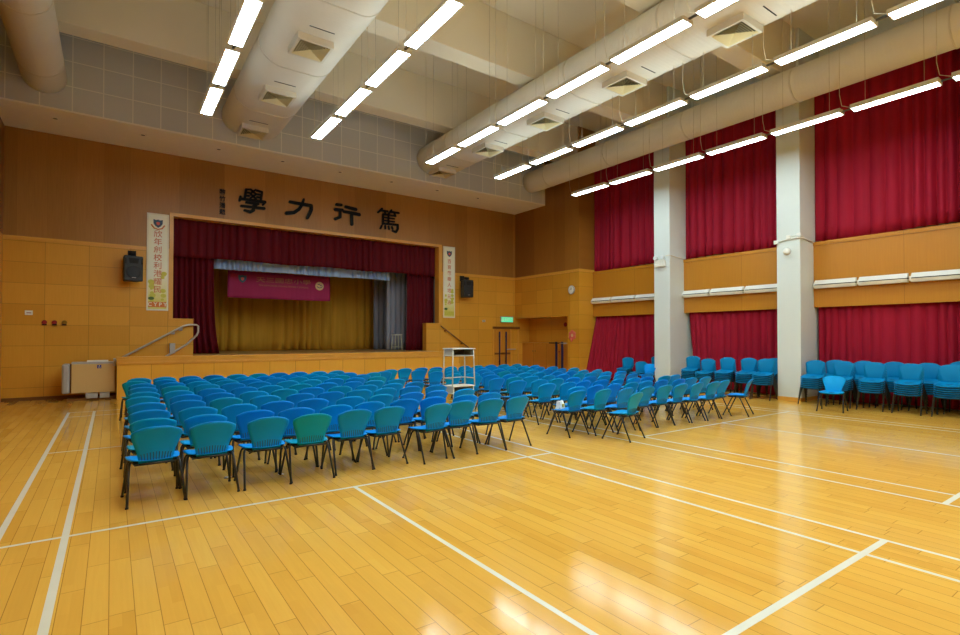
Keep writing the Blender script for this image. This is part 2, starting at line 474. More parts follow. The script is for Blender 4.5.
curtain('stage_valance', M['stagered'], 'maroon velvet valance across the top of the stage opening', 'X', 1.45, 10.9, 4.19, 5.6, 18.57, .06, .24, 3, cat='curtain')
curtain('stage_curtain', M['stagered'], 'maroon velvet stage curtain drawn to the left side of the opening', 'X', 1.46, 2.68, 1.155, 4.9, 18.76, .08, .19, 4, flare=lambda u, v: (.18*u*(1-v)**4, 0), group='stage side curtains')
curtain('stage_curtain', M['stagered'], 'maroon velvet stage curtain drawn to the right side of the opening', 'X', 9.66, 10.9, 1.155, 4.9, 18.76, .08, .19, 5, flare=lambda u, v: (-.06*(1-u)*(1-v)**4, 0), group='stage side curtains')
curtain('stage_pelmet', M['silver'], 'silver grey gathered pelmet hanging behind the maroon valance', 'X', 2.0, 9.0, 3.93, 4.6, 18.98, .08, .2, 6, sag=.01)
curtain('backdrop_curtain', M['gold'], 'golden brown pleated curtain across the back of the stage', 'X', 1.6, 10.3, 1.155, 5.6, 21.75, .11, .4, 8)
curtain('wing_curtain', M['grey'], 'pale grey wing curtain beside the gold stage curtain', 'X', 9.2, 10.3, 1.155, 5.6, 21.0, .09, .28, 9, group='grey wing curtains')
curtain('wing_curtain', M['grey'], 'darker grey wing curtain next to the right maroon stage curtain', 'X', 9.22, 10.6, 1.155, 5.4, 19.75, .08, .22, 10, group='grey wing curtains')

# window curtains
bay_names = ('left of the first white column', 'between the two white columns', 'right of the second white column')
for i, (y0, y1) in enumerate(((10.85, 14.25), (6.91, 10.25), (2.98, 6.32))):
    fl = None
    curtain('window_curtain', M['curt'], 'upper crimson window curtain, '+bay_names[i], 'Y', y0+.01, y1-.01, 4.29, 8.6, XC-.01, .085, .27, 20+i, nz=12, sag=.03, group='upper crimson curtains')
    if i == 1: fl = lambda u, v: (-.22*max(0, u-.7)/.3*(1-v), 0)
    if i == 0: fl = lambda u, v: (.16*max(0, u-.35)*(1-v), -1.05*max(0, u-.35)**1.3*(1-v)**1.1)
    curtain('window_curtain', M['curt'], 'lower crimson curtain under the wood band, '+bay_names[i], 'Y', y0+.01, y1-.06, .04, 2.6, XC+.02, .06, .2, 30+i, flare=fl, sag=.02, group='lower crimson curtains')

# long white batten units under the upper windows
bat = (((14.24,13.28),(13.24,12.17),(12.13,10.87)), ((10.23,9.29),(9.25,8.19),(8.15,6.93)), ((6.27,5.29),(5.25,4.23),(4.19,3.0)))
ordn = ('first', 'second', 'third')
proto = None
for bi, segs in enumerate(bat):
    for k, (ya, yb) in enumerate(segs):
        t = thing('slatted_wall_unit', 'white slatted unit on the wood band %s, %s from left' % (bay_names[bi], ordn[k]), 'wall unit', (XC-.16, (ya+yb)/2, 3.1), 0, 'white slatted wall units')
        L = (ya-yb)/2-.015
        b = MB(); b.prism([(0,-.1),(-.13,-.1),(-.16,-.02),(0,-.02)], lambda a, c, q: Vector((a, -L+q, c)), 2*L); b.build('housing', M['heater'], t, bevel=.004)
        b = MB(); b.prism([(0,.02),(-.17,.0),(-.06,.12),(0,.12)], lambda a, c, q: Vector((a, -L+q, c)), 2*L); b.build('top_slat', M['white'], t, bevel=.004)
        b = MB(); b.box(-.13, 0, -L+.01, L-.01, -.02, .02); b.build('slot', M['black'], t)
        b = MB(); b.box(-.1, 0, L, L+.04, -.06, .04); b.build('joint_bracket', M['heater'], t)

# ------------------------------------------------------------------ ducts
def duct_prof(w, r, n=14):
    pts = []
    for k in range(n+1): a = -PI/2+PI*k/n; pts.append((w/2+r*math.cos(a), r*math.sin(a)))
    for k in range(n+1): a = PI/2+PI*k/n; pts.append((-w/2+r*math.cos(a), r*math.sin(a)))
    return pts
def duct(label, x, z, w, r, diffs, bands):
    t = thing('air_duct', label, 'air duct', (x, 0, z))
    b = MB(); P = duct_prof(w, r)
    ys = [16.19+(YB+.02-16.19)*k/60 for k in range(61)]
    rings = [[b.bm.verts.new((p[0], y, p[1])) for p in P] for y in ys]; n = len(P)
    for A, B in zip(rings, rings[1:]):
        for k in range(n):
            f = b.bm.faces.new((A[k], A[(k+1) % n], B[(k+1) % n], B[k])); f.smooth = True
    b.bm.faces.new(rings[0]); b.bm.faces.new(list(reversed(rings[-1])))
    b.build('duct_body', M['duct'], t)
    for yb in bands:
        b = MB(); P2 = duct_prof(w, r+.012)
        r0 = [b.bm.verts.new((p[0], yb, p[1])) for p in P2]; r1 = [b.bm.verts.new((p[0], yb+.035, p[1])) for p in P2]
        for k in range(n):
            f = b.bm.faces.new((r0[k], r0[(k+1) % n], r1[(k+1) % n], r1[k])); f.smooth = True
        b.bm.faces.new(r0); b.bm.faces.new(list(reversed(r1)))
        b.build('joint_band', M['ductplain'], t)
    for yb in (14.6, 10.6, 6.67, 2.74, -1.19):
        for xs in ((0,) if w == 0 else (-w/2, w/2)):
            b = MB(); b.box(xs-.015, xs+.015, yb-.02, yb+.02, r-.02, 8.5-z); b.build('hanger_strap', M['wire'], t)
    for xd, yd in diffs:
        d = MB(); zb = -r-.13; s = .35
        # plenum box with open frame
        d.box(-s, s, -s, s, zb+.05, -r+.04); d.box(-s, s, -s, -s+.05, zb, zb+.05); d.box(-s, s, s-.05, s, zb, zb+.05)
        d.box(-s, -s+.05, -s+.05, s-.05, zb, zb+.05); d.box(s-.05, s, -s+.05, s-.05, zb, zb+.05)
        o = d.build('air_diffuser', M['ductplain'], t); o.location = (xd-x, yd, 0)
        d = MB(); d.box(-s+.05, s-.05, -s+.05, s-.05, zb+.045, zb+.052); d.build('dark_opening', M['black'], o)
        d = MB(); d.box(-.22, .26, -s-.3, -s-.28, -r-.006, -r+.01); d.build('access_seam', M['black'], o)
        d = MB()
        for k in range(7):
            ro = s-.05-k*.041; ri = ro-.034
            z0, z1 = zb+.004, zb+.034
            lo = [d.bm.verts.new((sx*ro, sy*ro, z0)) for sx, sy in ((-1,-1),(1,-1),(1,1),(-1,1))]
            hi = [d.bm.verts.new((sx*ri, sy*ri, z1)) for sx, sy in ((-1,-1),(1,-1),(1,1),(-1,1))]
            for q in range(4): d.bm.faces.new((lo[q], lo[(q+1) % 4], hi[(q+1) % 4], hi[q]))
        lv = d.build('louvre_blades', M['diff'], o)
        md = lv.modifiers.new('thickness', 'SOLIDIFY'); md.thickness = .003
    return t
duct('round white spiral duct at the far left of the ceiling', -1.38, 7.98, 0, .435, [], [15.2, 12.4, 9.6])
duct('wide flat white duct with square diffusers, left of the hall middle', 3.29, 8.0, .68, .47, [(3.2, 15.64), (3.2, 13.0), (3.2, 10.4)], [14.3, 11.6, 8.9])
duct('wide flat white duct with square diffusers over the seating toward the right', 9.5, 8.0, .64, .47, [(9.45, 15.68), (9.45, 12.97), (9.45, 10.35), (9.5, 7.75), (9.55, 5.2)], [14.3, 11.6, 8.9, 6.3, 3.8])
duct('round white spiral duct running beside the crimson curtains', 13.98, 8.02, 0, .425, [], [15.0, 12.0, 9.0, 6.0, 3.0])

# ------------------------------------------------------------------ pendant lights
ordw = ('first', 'second', 'third', 'fourth', 'fifth', 'sixth', 'seventh', 'eighth', 'ninth', 'tenth')
rown = ('row left of the left flat duct', 'row right of the left flat duct', 'row under the right flat duct, left edge', 'row between the right-hand ducts', 'row beside the crimson curtains')
def light_proto(w, ztop, up=True):
    L = .745; t = thing('pendant_light', 'x', 'ceiling light')
    b = MB()
    ht = .035 if up else .06
    b.prism([(-w/2-.014,-.034),(w/2+.014,-.034),(w/2,ht),(-w/2,ht)], lambda a, c, q: Vector((a, -L+q, c)), 2*L); b.build('housing', M['lightbody'], t)
    b = MB(); b.box(-w/2+.02, w/2-.02, -L+.02, L-.02, -.037, -.0305); b.build('lamp_diffuser', M['tube'], t)
    if up:
        b = MB(); b.box(-w/2+.02, w/2-.02, -L+.03, L-.03, .036, .045); b.build('fill_glow_strip', M['fill_glow'], t)  # added upward glow, not a part of the real fixture
    for sy in (-1, 1):
        b = MB(); b.tube([(0, sy*.5, .03), (0, sy*.5, ztop-6.7)], .0035, 5); b.build('suspension_wire', M['wire'], t)
    b = MB(); b.box(-.02, .02, L, L+.18, -.005, .02); b.build('joining_bar', M['drawer'], t)
    b = MB()
    b.tube([(.02, L-.1, .03), (.04, L+.05, .06), (.06, L+.22, .16), (.05, L+.26, .42), (.03, L+.24, ztop-6.7)], .006, 5); b.build('power_cable', M['cable'], t)
    return t
lights = []
for ri, (x, w, zt) in enumerate(((1.68,.25,9.88),(4.14,.26,9.88),(7.39,.26,9.88),(9.84,.27,7.56),(13.22,.255,9.88))):
    pr = None
    for k in range(10):
        yc = 12.26-1.686*k
        if yc < -3: break
        if pr is None: t = pr = light_proto(w, zt, ri < 4)
        else: t = copy_tree(pr)
        t.location = (x, yc, 6.7)
        # wires stop at the beam underside where a beam is above
        t['label'] = '%s strip light from the stage, %s' % (ordw[k], rown[ri]); t['group'] = 'pendant strip lights'

# ------------------------------------------------------------------ chairs
def back_w(v):   # half width of the backrest against height 0..1
    P = ((0,.15),(.15,.156),(.35,.172),(.55,.197),(.72,.217),(.84,.226),(.93,.222),(.97,.205),(1,.178))
    for (a, x), (c, y) in zip(P, P[1:]):
        if v <= c: return x+(y-x)*(v-a)/(c-a)
    return P[-1][1]
def make_chair(mat, slotmat, slots=True):
    t = thing('stacking_chair', 'x', 'chair')
    b = MB()
    def seat(u, v):     # u across, v rear->front
        P = ((0,.185),(.2,.215),(.5,.24),(.8,.242),(.93,.218),(1,.175))
        hw = .2
        for (a, x), (c, y) in zip(P, P[1:]):
            if v <= c: hw = x+(y-x)*(v-a)/(c-a); break
        s = u*2-1; x = hw*s; y = -.19+.41*v
        z = .45-.016*math.sin(PI*v)*(1-s*s)-.014*(max(0, v-.72)/.28)**2+.012*s*s+.012*max(0,.25-v)/.25
        return Vector((x, y, z)), Vector((0,0,1))
    b.shell(seat, 10, 10, .01); b.build('seat', mat, t)
    b = MB()
    def bp(u, v):
        s = u*2-1; x = back_w(v)*s
        y = -.165-.045*v-.085*v*v+.042*s*s*(.5+.5*v)
        z = .432+.402*v-.034*abs(s)**2.6*v
        return Vector((x, y, z)), Vector((0,-.96,-.26)).normalized()
    b.shell(bp, 10, 14, .012); bk = b.build('backrest', mat, t)
    if slots:
        b = MB()
        for k in range(11):
            s = (k-5)/6.2
            pts = [bp((s+1)/2, v)[0]+Vector((0,-.0062,0)) for v in (.06, .14, .22, .3-.05*abs(s))]
            for p, q in zip(pts, pts[1:]):
                c = (p+q)/2; b.obox(c, .008, .004, (q-p).length*1.02, Vector((0,0,1)).rotation_difference(q-p).to_matrix())
        b.build('ventilation_slots', slotmat, bk)
    for sx in (-1, 1):
        for sy in (-1, 1):
            b = MB()
            b.tube([(sx*.205, sy*.035, .432), (sx*.218, sy*.06, .42), (sx*.226, sy*.085, .39), (sx*.252, sy*.25, .012)], .0125, 7)
            b.tube([(sx*.2518, sy*.2485, .02), (sx*.2525, sy*.2535, 0)], .0155, 7, mi=1)
            b.build('leg', [M['legm'], M['rubber']], t)
    b = MB()
    for sy in (-1, 1): b.tube([(-.206, sy*.035, .432), (.206, sy*.035, .432)], .0115, 7)
    for sx in (-1, 1): b.tube([(sx*.19, -.18, .436), (sx*.2, .0, .432), (sx*.19, .17, .43)], .009, 6)
    b.tube([(-.15, -.185, .43), (.15, -.185, .43)], .011, 6)
    b.box(-.185, .185, -.15, .16, .408, .424)  # dark pan added to darken the gaps between stacked seats
    b.build('seat_frame', M['legm'], t)
    done = set()
    for o in [t]+list(t.children_recursive):
        if o.type == 'MESH' and o.data.name not in done:
            done.add(o.data.name); o.data.transform(Matrix.Diagonal((1, 1, .95, 1)))
    return t
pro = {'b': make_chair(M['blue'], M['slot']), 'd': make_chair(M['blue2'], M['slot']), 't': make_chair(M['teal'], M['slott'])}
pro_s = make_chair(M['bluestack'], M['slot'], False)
used = set()
def place(kind, x, y, rz, label, group, z=0):
    p = pro_s if kind == 's' else pro[kind]
    if kind not in used: used.add(kind); c = p
    else: c = copy_tree(p)
    c.location = (x, y, z); c.rotation_euler = (0, 0, rz); c['label'] = label; c['group'] = group
    return c
cname = {'b': 'blue', 'd': 'blue', 't': 'teal green'}
nth = ordw
R = random.Random(11)
rowsY = (6.02, 6.64, 7.47, 8.34, 9.17, 9.99, 10.97, 11.82, 12.62, 13.52)
def rowphrase(r):
    return 'row nearest the camera' if r == 0 else ('row nearest the stage' if r == 9 else '%s row from the camera' % nth[r])
teal_left = {(0,3),(9,5),(1,0),(3,2),(4,4),(4,6),(5,5),(2,6),(6,1),(8,0),(7,8),(6,9)}
for r in range(10):
    for i in range(10):
        pitch = .52-.003*r; x0 = .375+.014*r
        x = x0+pitch*i+R.uniform(-.03, .03)+(.06 if (r, i) == (0, 2) else 0); y = rowsY[r]+.24-.02*0+R.uniform(-.05, .05)-.24
        rz = R.uniform(-.07, .07)
        if r == 8 and i == 0: x -= .1
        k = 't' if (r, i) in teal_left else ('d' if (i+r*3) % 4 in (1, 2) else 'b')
        if r == 0 and k == 'b': k = 'd'  # near row takes the bluer copy against the floor's yellow bounce
        if r == 0: x += (0,0,0,0,.06,.02,.12,.1,.07,.03)[i]
        if r == 0 and i == 6: rz = .12; y -= .08
        side = '%s from the left' % nth[i] if i < 9 else 'at the aisle end'
        place(k, x, y+.42, rz, '%s chair, left block, %s, %s' % (cname[k], rowphrase(r), side), 'chairs in the left block')
teal_right = {(0,1),(1,3),(3,2),(4,1),(4,5),(6,3),(8,1),(9,5),(2,7)}
rowsR = (5.85, 6.6, 7.35, 8.2, 9.05, 9.85, 10.75, 11.65, 12.5, 13.4)
nearR = ((6.5,6.55,.1),(7.0,6.43,.1),(7.5,6.35,.08),(8.05,6.3,.05),(8.6,6.3,.0),(9.07,6.28,.03),(9.57,6.25,.06),(10.08,6.2,0),(10.6,6.28,.05),(11.22,6.08,.3))
for r in range(10):
    for i in range(10 if r == 0 else 9):
        x = 6.95+.525*i+R.uniform(-.03, .03); y = rowsR[r]+.45+R.uniform(-.05, .05); rz = R.uniform(-.08, .08)
        if r == 0: x, y, rz = nearR[i]
        k = 't' if (r, i) in teal_right else ('d' if r == 0 or (i*3+r) % 4 in (0, 3) else 'b')  # near row, teal aside, in the bounce-offset blue
        side = '%s from the aisle' % nth[i] if i < (9 if r == 0 else 8) else 'at the curtain end'
        place(k, x, y, rz, '%s chair, right block, %s, %s' % (cname[k], rowphrase(r), side), 'chairs in the right block')
place('b', 5.45, 12.7, .1, 'blue plastic chair standing in the aisle near the stage', 'chairs in the aisle')
place('d', 5.9, 12.95, -.1, 'blue plastic chair in the aisle, between the two other aisle chairs', 'chairs in the aisle')
place('b', 6.35, 13.55, 0, 'blue plastic chair at the aisle head beside the right block front row', 'chairs in the aisle')
place('b', 7.0, 5.75, .2, 'blue chair pulled forward alone at the near corner of the right block', 'chairs')
# stacks along the curtains
stk = [('front stack beside the second column', 14.56, 5.95, 6, 1.62), ('rear stack beside the second column', 15.2, 5.75, 6, 1.55),
       ('front stack behind the lone chair', 14.56, 5.32, 6, 1.62), ('rear stack behind the lone chair', 15.2, 5.12, 6, 1.55),
       ('front stack right of the lone chair', 14.5, 4.66, 6, 1.62), ('rear stack right of the lone chair', 15.2, 4.5, 6, 1.55),
       ('front stack second from right frame edge', 14.5, 3.98, 6, 1.62), ('rear stack second from right frame edge', 15.2, 3.86, 6, 1.55),
       ('front stack at the right frame edge', 14.55, 3.3, 6, 1.62), ('rear stack at the right frame edge', 15.2, 3.25, 7, 1.6),
       ('stack beside the first column', 14.75, 9.5, 6, 1.7), ('second stack right of the first column', 14.6, 8.92, 5, 1.65),
       ('third stack right of the first column', 14.6, 8.3, 6, 1.65), ('fourth stack right of the first column', 14.65, 7.7, 6, 1.65),
       ('front stack left of the second column', 14.5, 7.15, 6, 1.65), ('rear stack left of the second column', 15.15, 7.25, 6, 1.57),
       ('stack farthest left by the flared curtain', 14.75, 12.05, 4, 1.7), ('second stack left of the first column', 14.7, 11.45, 2, 1.7),
       ('rear stack left of the first column', 15.2, 11.18, 5, 1.6)]
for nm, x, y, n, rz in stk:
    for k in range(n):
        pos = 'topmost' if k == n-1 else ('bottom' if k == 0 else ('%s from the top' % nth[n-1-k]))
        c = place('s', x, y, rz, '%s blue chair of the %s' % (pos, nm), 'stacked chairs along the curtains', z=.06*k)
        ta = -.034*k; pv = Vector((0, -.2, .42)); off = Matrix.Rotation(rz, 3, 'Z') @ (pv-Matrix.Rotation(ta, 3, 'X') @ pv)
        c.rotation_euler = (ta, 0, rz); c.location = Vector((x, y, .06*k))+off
place('b', 13.5, 5.12, 1.75, 'single blue chair standing in front of the stacked chairs', 'chairs')
place('d', 14.55, 10.98, 1.7, 'single blue chair at the foot of the first column, left side', 'chairs')

# ------------------------------------------------------------------ stacked desks in the aisle
def desk(label, z, rz, loc):
    t = thing('student_desk', label, 'desk', (loc[0], loc[1], z), rz, 'student desks in the aisle')
    H = .735; w, d = .25, .17
    b = MB(); b.box(-w-.02, w+.02, -d-.02, d+.02, H-.022, H); b.build('desk_top', M['desktop'], t, bevel=.006)
    b = MB(); z0, z1 = H-.14, H-.024
    b.box(-w+.02, w-.02, -d+.01, d-.01, z0, z0+.008); b.box(-w+.02, w-.02, d-.018, d-.01, z0, z1)
    b.build('book_tray', M['drawer'], t)
    for x0 in (-w+.012, w-.02):
        b = MB(); b.box(x0, x0+.008, -d+.01, d-.01, z0-.004, z1); b.build('tray_side', M['deskframe'], t)
    for sx in (-1, 1):
        for sy in (-1, 1):
            b = MB(); b.tube([(sx*(w-.01), sy*(d-.01), H-.025), (sx*(w+.01), sy*(d+.005), .0)], .012, 8); b.build('leg', M['deskframe'], t)
    for pts in ([(-w-.004,-d,.14),(-w-.004,d,.14)], [(w+.004,-d,.14),(w+.004,d,.14)], [(-w-.004,d-.002,.14),(w+.004,d-.002,.14)],
                [(-w+.01,-d+.01,H-.15),(-w+.01,d-.01,H-.15)], [(w-.01,-d+.01,H-.15),(w-.01,d-.01,H-.15)], [(-w+.01,-d+.01,H-.15),(w-.01,-d+.01,H-.15)]):
        b = MB(); b.tube(pts, .009, 6); b.build('rail', M['deskframe'], t)
desk('ivory framed student desk standing on the floor under another desk', 0, .05, (5.66, 8.74))
desk('ivory framed student desk stacked on top of the other desk in the aisle', .735, 0, (5.66, 8.74))

# ------------------------------------------------------------------ wall things
def speaker(label, x, z, yaw):
    t = thing('wall_speaker', label, 'speaker', (x, 17.84, z), yaw)
    b = MB(); b.prism([(-.24,-.36),(.24,-.36),(.24,.36),(-.24,.36)], lambda a, c, q: Vector((a*(1-.25*(q/.36)), -.16+q, c+.0)), .36)
    b.build('cabinet', M['spk'], t, bevel=.03)
    b = MB(); b.lathe([(.19,-.168),(.185,-.176),(.12,-.17),(.06,-.174)], (0,0,-.1), 'Y', 28); b.build('woofer_grille', M['spkgrille'], t)
    b = MB(); b.prism([(-.1,.14),(.1,.14),(.13,.29),(-.13,.29)], lambda a, c, q: Vector((a, -.168+q, c)), .03); b.build('tweeter_horn', M['black'], t)
    for sx in (-1, 1):
        b = MB(); b.box(sx*.2-.025, sx*.2+.025, -.166, -.15, .12, .28); b.build('bass_port', M['black'], t)
    b = MB(); b.box(-.05, .05, -.18, -.172, -.27, -.255); b.build('badge', M['lgrey'], t)
    b = MB(); b.tube([(0,0,.36),(0,.02,.44),(0,.35,.46)], .03, 8); b.tube([(-.09,.0,.43),(.09,.0,.43)], .05, 10); b.box(-.1,.1,.33,.36,.34,.56)
    br = b.build('wall_bracket', M['black'], t); br.rotation_euler = (0,0,-yaw)
speaker('black loudspeaker on the wall left of the stage', .46, 3.63, .22)
speaker('black loudspeaker on the wall right of the stage', 11.93, 3.68, .0)

def brush(strokes, w, h, d, name, mat, parent=None, loc=(0,0,0)):
    """brush strokes: ([(x,y),...], [half widths])"""
    b = MB()
    for pts, ws in strokes:
        P = [Vector((p[0]*w-w/2, p[1]*h-h/2)) for p in pts]
        if not isinstance(ws, (list, tuple)): ws = [ws]*len(P)
        # resample
        Q, WW = [], []
        for i in range(len(P)-1):
            for s in range(4):
                u = s/4; Q.append(P[i].lerp(P[i+1], u)); WW.append(ws[i]*(1-u)+ws[i+1]*u)
        Q.append(P[-1]); WW.append(ws[-1])
        L, Rr = [], []
        for i, q in enumerate(Q):
            tv = (Q[min(i+1, len(Q)-1)]-Q[max(i-1, 0)]).normalized(); nv = Vector((-tv.y, tv.x))
            L.append(q+nv*WW[i]); Rr.append(q-nv*WW[i])
        for i in range(len(Q)-1):
            b.prism([L[i], Rr[i], Rr[i+1], L[i+1]], lambda a, c, t: Vector((a, -t, c)), d)
        for q, r in ((Q[0], WW[0]), (Q[-1], WW[-1])):
            b.prism([(q.x+r*math.cos(k*PI/5), q.y+r*math.sin(k*PI/5)) for k in range(10)], lambda a, c, t: Vector((a, -t, c)), d*1.01)
        for i in range(1, len(P)-1):
            r = ws[i]; q = P[i]
            b.prism([(q.x+r*math.cos(k*PI/5), q.y+r*math.sin(k*PI/5)) for k in range(10)], lambda a, c, t: Vector((a, -t, c)), d*1.005)
    o = b.build(name, mat, parent); o.location = loc
    return o
F, T2 = .052, .036
xue = [([(.07,.6),(.04,.44)],.04),([(.1,.52),(.95,.52),(.88,.4)],[.045,.05,.035]),
       ([(.27,.93),(.22,.56)],T2),([(.27,.93),(.4,.95)],.03),([(.25,.8),(.38,.81)],.03),([(.24,.67),(.38,.68)],.03),
       ([(.66,.95),(.84,.92),(.8,.56)],T2),([(.66,.8),(.8,.8)],.03),([(.66,.68),(.8,.68)],.03),
       ([(.43,.96),(.62,.8)],.03),([(.61,.97),(.42,.79)],.03),([(.43,.77),(.62,.6)],.03),([(.61,.77),(.42,.6)],.03),
       ([(.28,.4),(.7,.4),(.52,.28),(.53,.12),(.42,.03),(.22,.07)],[.04,.045,.045,.055,.05,.04]),([(.1,.23),(.92,.25)],[.04,.05])]
li = [([(.14,.74),(.45,.72),(.92,.7),(.92,.5),(.86,.28),(.78,.04)],[.05,.055,.062,.06,.058,.05]),([(.64,.98),(.58,.7),(.46,.42),(.28,.22),(.02,.14)],[.035,.05,.055,.06,.065])]
xing = [([(.12,.92),(.3,.93)],.05),([(.08,.68),(.34,.7)],.055),([(.26,.66),(.26,.36),(.08,.25)],[.05,.05,.055]),
        ([(.47,.88),(.86,.82)],[.05,.06]),([(.4,.64),(.7,.63),(1.,.6)],[.05,.06,.06]),([(.7,.6),(.71,.1)],[.055,.06])]
du = [([(.2,.98),(.04,.8)],.04),([(.16,.9),(.45,.9)],.036),([(.33,.88),(.36,.78)],.03),([(.62,.98),(.52,.82)],.036),([(.6,.9),(.96,.9)],.04),([(.76,.88),(.8,.78)],.03),
      ([(.26,.74),(.25,.3)],.04),([(.26,.74),(.82,.74)],.036),([(.26,.6),(.76,.6)],.03),([(.26,.46),(.76,.46)],.03),([(.5,.74),(.5,.32)],.034),
      ([(.25,.32),(.92,.34),(.92,.16),(.84,.0),(.68,.04)],[.04,.045,.045,.045,.03]),([(.2,.22),(.14,.08)],.036),([(.36,.22),(.36,.1)],.034),([(.5,.22),(.53,.1)],.034),([(.65,.22),(.69,.12)],.034)]
for st, x0, x1, z0, z1, lb in ((xue,3.30,4.15,5.74,6.54,'leftmost of the four large black wall characters, densest upper half'),(li,4.79,5.71,5.79,6.46,'second large black wall character from the left, two bold strokes'),
                               (xing,6.42,7.40,5.72,6.5,'third large black wall character from the left, with open spaced strokes'),(du,8.11,9.03,5.72,6.55,'rightmost of the four large black characters over the stage')):
    o = brush(st[:3] if st is xing else st, x1-x0, z1-z0, .05, 'wall_character', M['ink'], None, ((x0+x1)/2, YF-.001, (z0+z1)/2))
    if st is xing: brush(st[3:], x1-x0, z1-z0, .05, 'right_strokes', M['ink'], o)
    tag(o, lb, 'wall lettering', 'large motto characters')
for i, ch in enumerate('黎竹潘題'):
    o = put_mesh('wall_character', text_mesh(ch, .18, .012, bold=.003), M['ink'], (2.835, YF-.013, 6.28-i*.212))
    tag(o, 'small black signature character, %s from the top in the column left of the motto' % nth[i], 'wall lettering', 'small signature characters')

def crest(parent, x, y, z, s, name='crest'):
    b = MB(); b.prism([(-.5,.5),(-.2,.42),(0,.5),(.2,.42),(.5,.5),(.48,0),(.3,-.3),(0,-.52),(-.3,-.3),(-.48,0)], lambda a, c, q: Vector((x+a*s, y-q, z+c*s)), .006)
    o = b.build(name, M['crest'], parent)
    b = MB(); b.prism([(-.2,.15),(0,.22),(.2,.15),(.16,-.12),(0,-.22),(-.16,-.12)], lambda a, c, q: Vector((x+a*s, y-q, z+c*s)), .009); b.build('crest_heart', M['pink'], o)
    return o
def long_banner(label, x0, x1, z0, z1, chars, foot, dense):
    t = thing('vertical_banner', label, 'banner', ((x0+x1)/2, YF, z0)); cx = (x0+x1)/2; w = (x1-x0)/2; H = z1-z0
    b = MB(); b.box(-w, w, -.03, 0, 0, H); b.build('frame', M['cream'], t, bevel=.006)
    b = MB(); b.box(x0+.045, x1-.045, YF-.034, YF-.029, z0+.05, z1-.05); p = b.build('printed_panel', M['banner']); p.parent = t; p.matrix_parent_inverse = Matrix.Translation((-cx, -YF, -z0))
    crest(t, 0, -.034, H-.3, .24)
    if dense:
        b = MB(); b.tube([(-.17,-.036,H-.34),(-.1,-.036,H-.44),(0,-.036,H-.47),(.1,-.036,H-.44),(.17,-.036,H-.34)], .02, 6); b.build('crest_ribbon', M['orange'], t)
    n = len(chars)
    for i, c in enumerate(chars):
        put_mesh('lettering', text_mesh(c,   .22 if dense else .19, .003, bold=.002), M['rust'], (0, -.036, H-.62-i*(H-1.0)/n), t)
    rr = random.Random(len(chars)+int(x0))
    b = MB()
    for k in range(16):
        sx = rr.choice((-1, 1)); a, c, r = sx*rr.uniform(.12, w-.1), rr.uniform(.28, .95 if sx < 0 else 1.15), rr.uniform(.03, .07)
        b.prism([(a+r*1.2*math.cos(q*PI/4), c+r*math.sin(q*PI/4)) for q in range(8)], lambda aa, cc, q: Vector((aa, -.034-q, cc)), .001+.0002*k)
    b.build('leaf_print', M['leaf'], t)
    b = MB(); b.prism([(-.16+.08*math.cos(q*PI/5), .36+.05*math.sin(q*PI/5)) for q in range(10)], lambda aa, cc, q: Vector((aa, -.034-q, cc)), .0065); b.build('green_leaf_print', M['leafdark'], t)
    b = MB(); b.box(-w+.05, w-.05, -.037, -.03, .1, .26); b.build('foot_strip', M['orange'] if dense else M['leaf'], t)
    if foot: put_mesh('lettering', text_mesh(foot, .15, .002, bold=.004), M['cream'], (0, -.0385, .18), t)
long_banner('tall pale vertical banner with crest, left of the stage opening', .82, 1.38, 2.47, 5.36, '欣年創校利港耀民', 'C Y P Y', True)
long_banner('narrow pale vertical banner with smaller writing, right of the stage opening', 11.01, 11.57, 2.48, 5.4, '百育載樹人培元志', '', False)

# magenta banner in front of the backdrop
t = thing('stage_banner', 'magenta cloth banner with two emblems hung before the gold curtain', 'banner', (0, 0, 0))
def mb(u, v):
    x = 3.25+3.6*u; z = 3.06+.94*v
    return Vector((x, 19.7+.012*math.sin(u*23+v*3)+.02*math.sin(u*7)*(1-v), z-.02*math.sin(PI*u)*(1-v)*.4))
b = MB(); b.grid(mb, 40, 8); o = b.build('banner_cloth', M['magenta'], t, fix=False); md = o.modifiers.new('thickness', 'SOLIDIFY'); md.thickness = .004
put_mesh('lettering', text_mesh('天三國忠小學', .21, .002), M['dimgold'], (5.13, 19.66, 3.72), t).scale = (1.55, 1, .95)
put_mesh('lettering', text_mesh('TIN SAM KWOK CHUNG PRIMARY SCHOOL', .085, .002), M['dimgold'], (5.13, 19.66, 3.53), t).scale = (1.05, 1, 1)
crest(t, 3.72, 19.67, 3.72, .27)
b = MB(); b.lathe([(.16,19.675),(.16,19.665),(.15,19.66)], (6.43,0,3.62), 'Y', 28); o = b.build('round_emblem', M['creestgold'], t)
b = MB(); b.tube([(6.33,19.658,3.6),(6.4,19.658,3.55),(6.48,19.658,3.56),(6.54,19.658,3.61)], .014, 6); b.tube([(6.36,19.658,3.67),(6.42,19.658,3.69),(6.46,19.658,3.64),(6.52,19.658,3.66)], .014, 6); b.build('emblem_mark', M['crest'], o)
b = MB()
for x in (3.3, 5.0, 6.8): b.tube([(x,19.7,3.98),(x,19.7,5.2)], .006, 5)
b.build('hanging_cord', M['cable'], t)

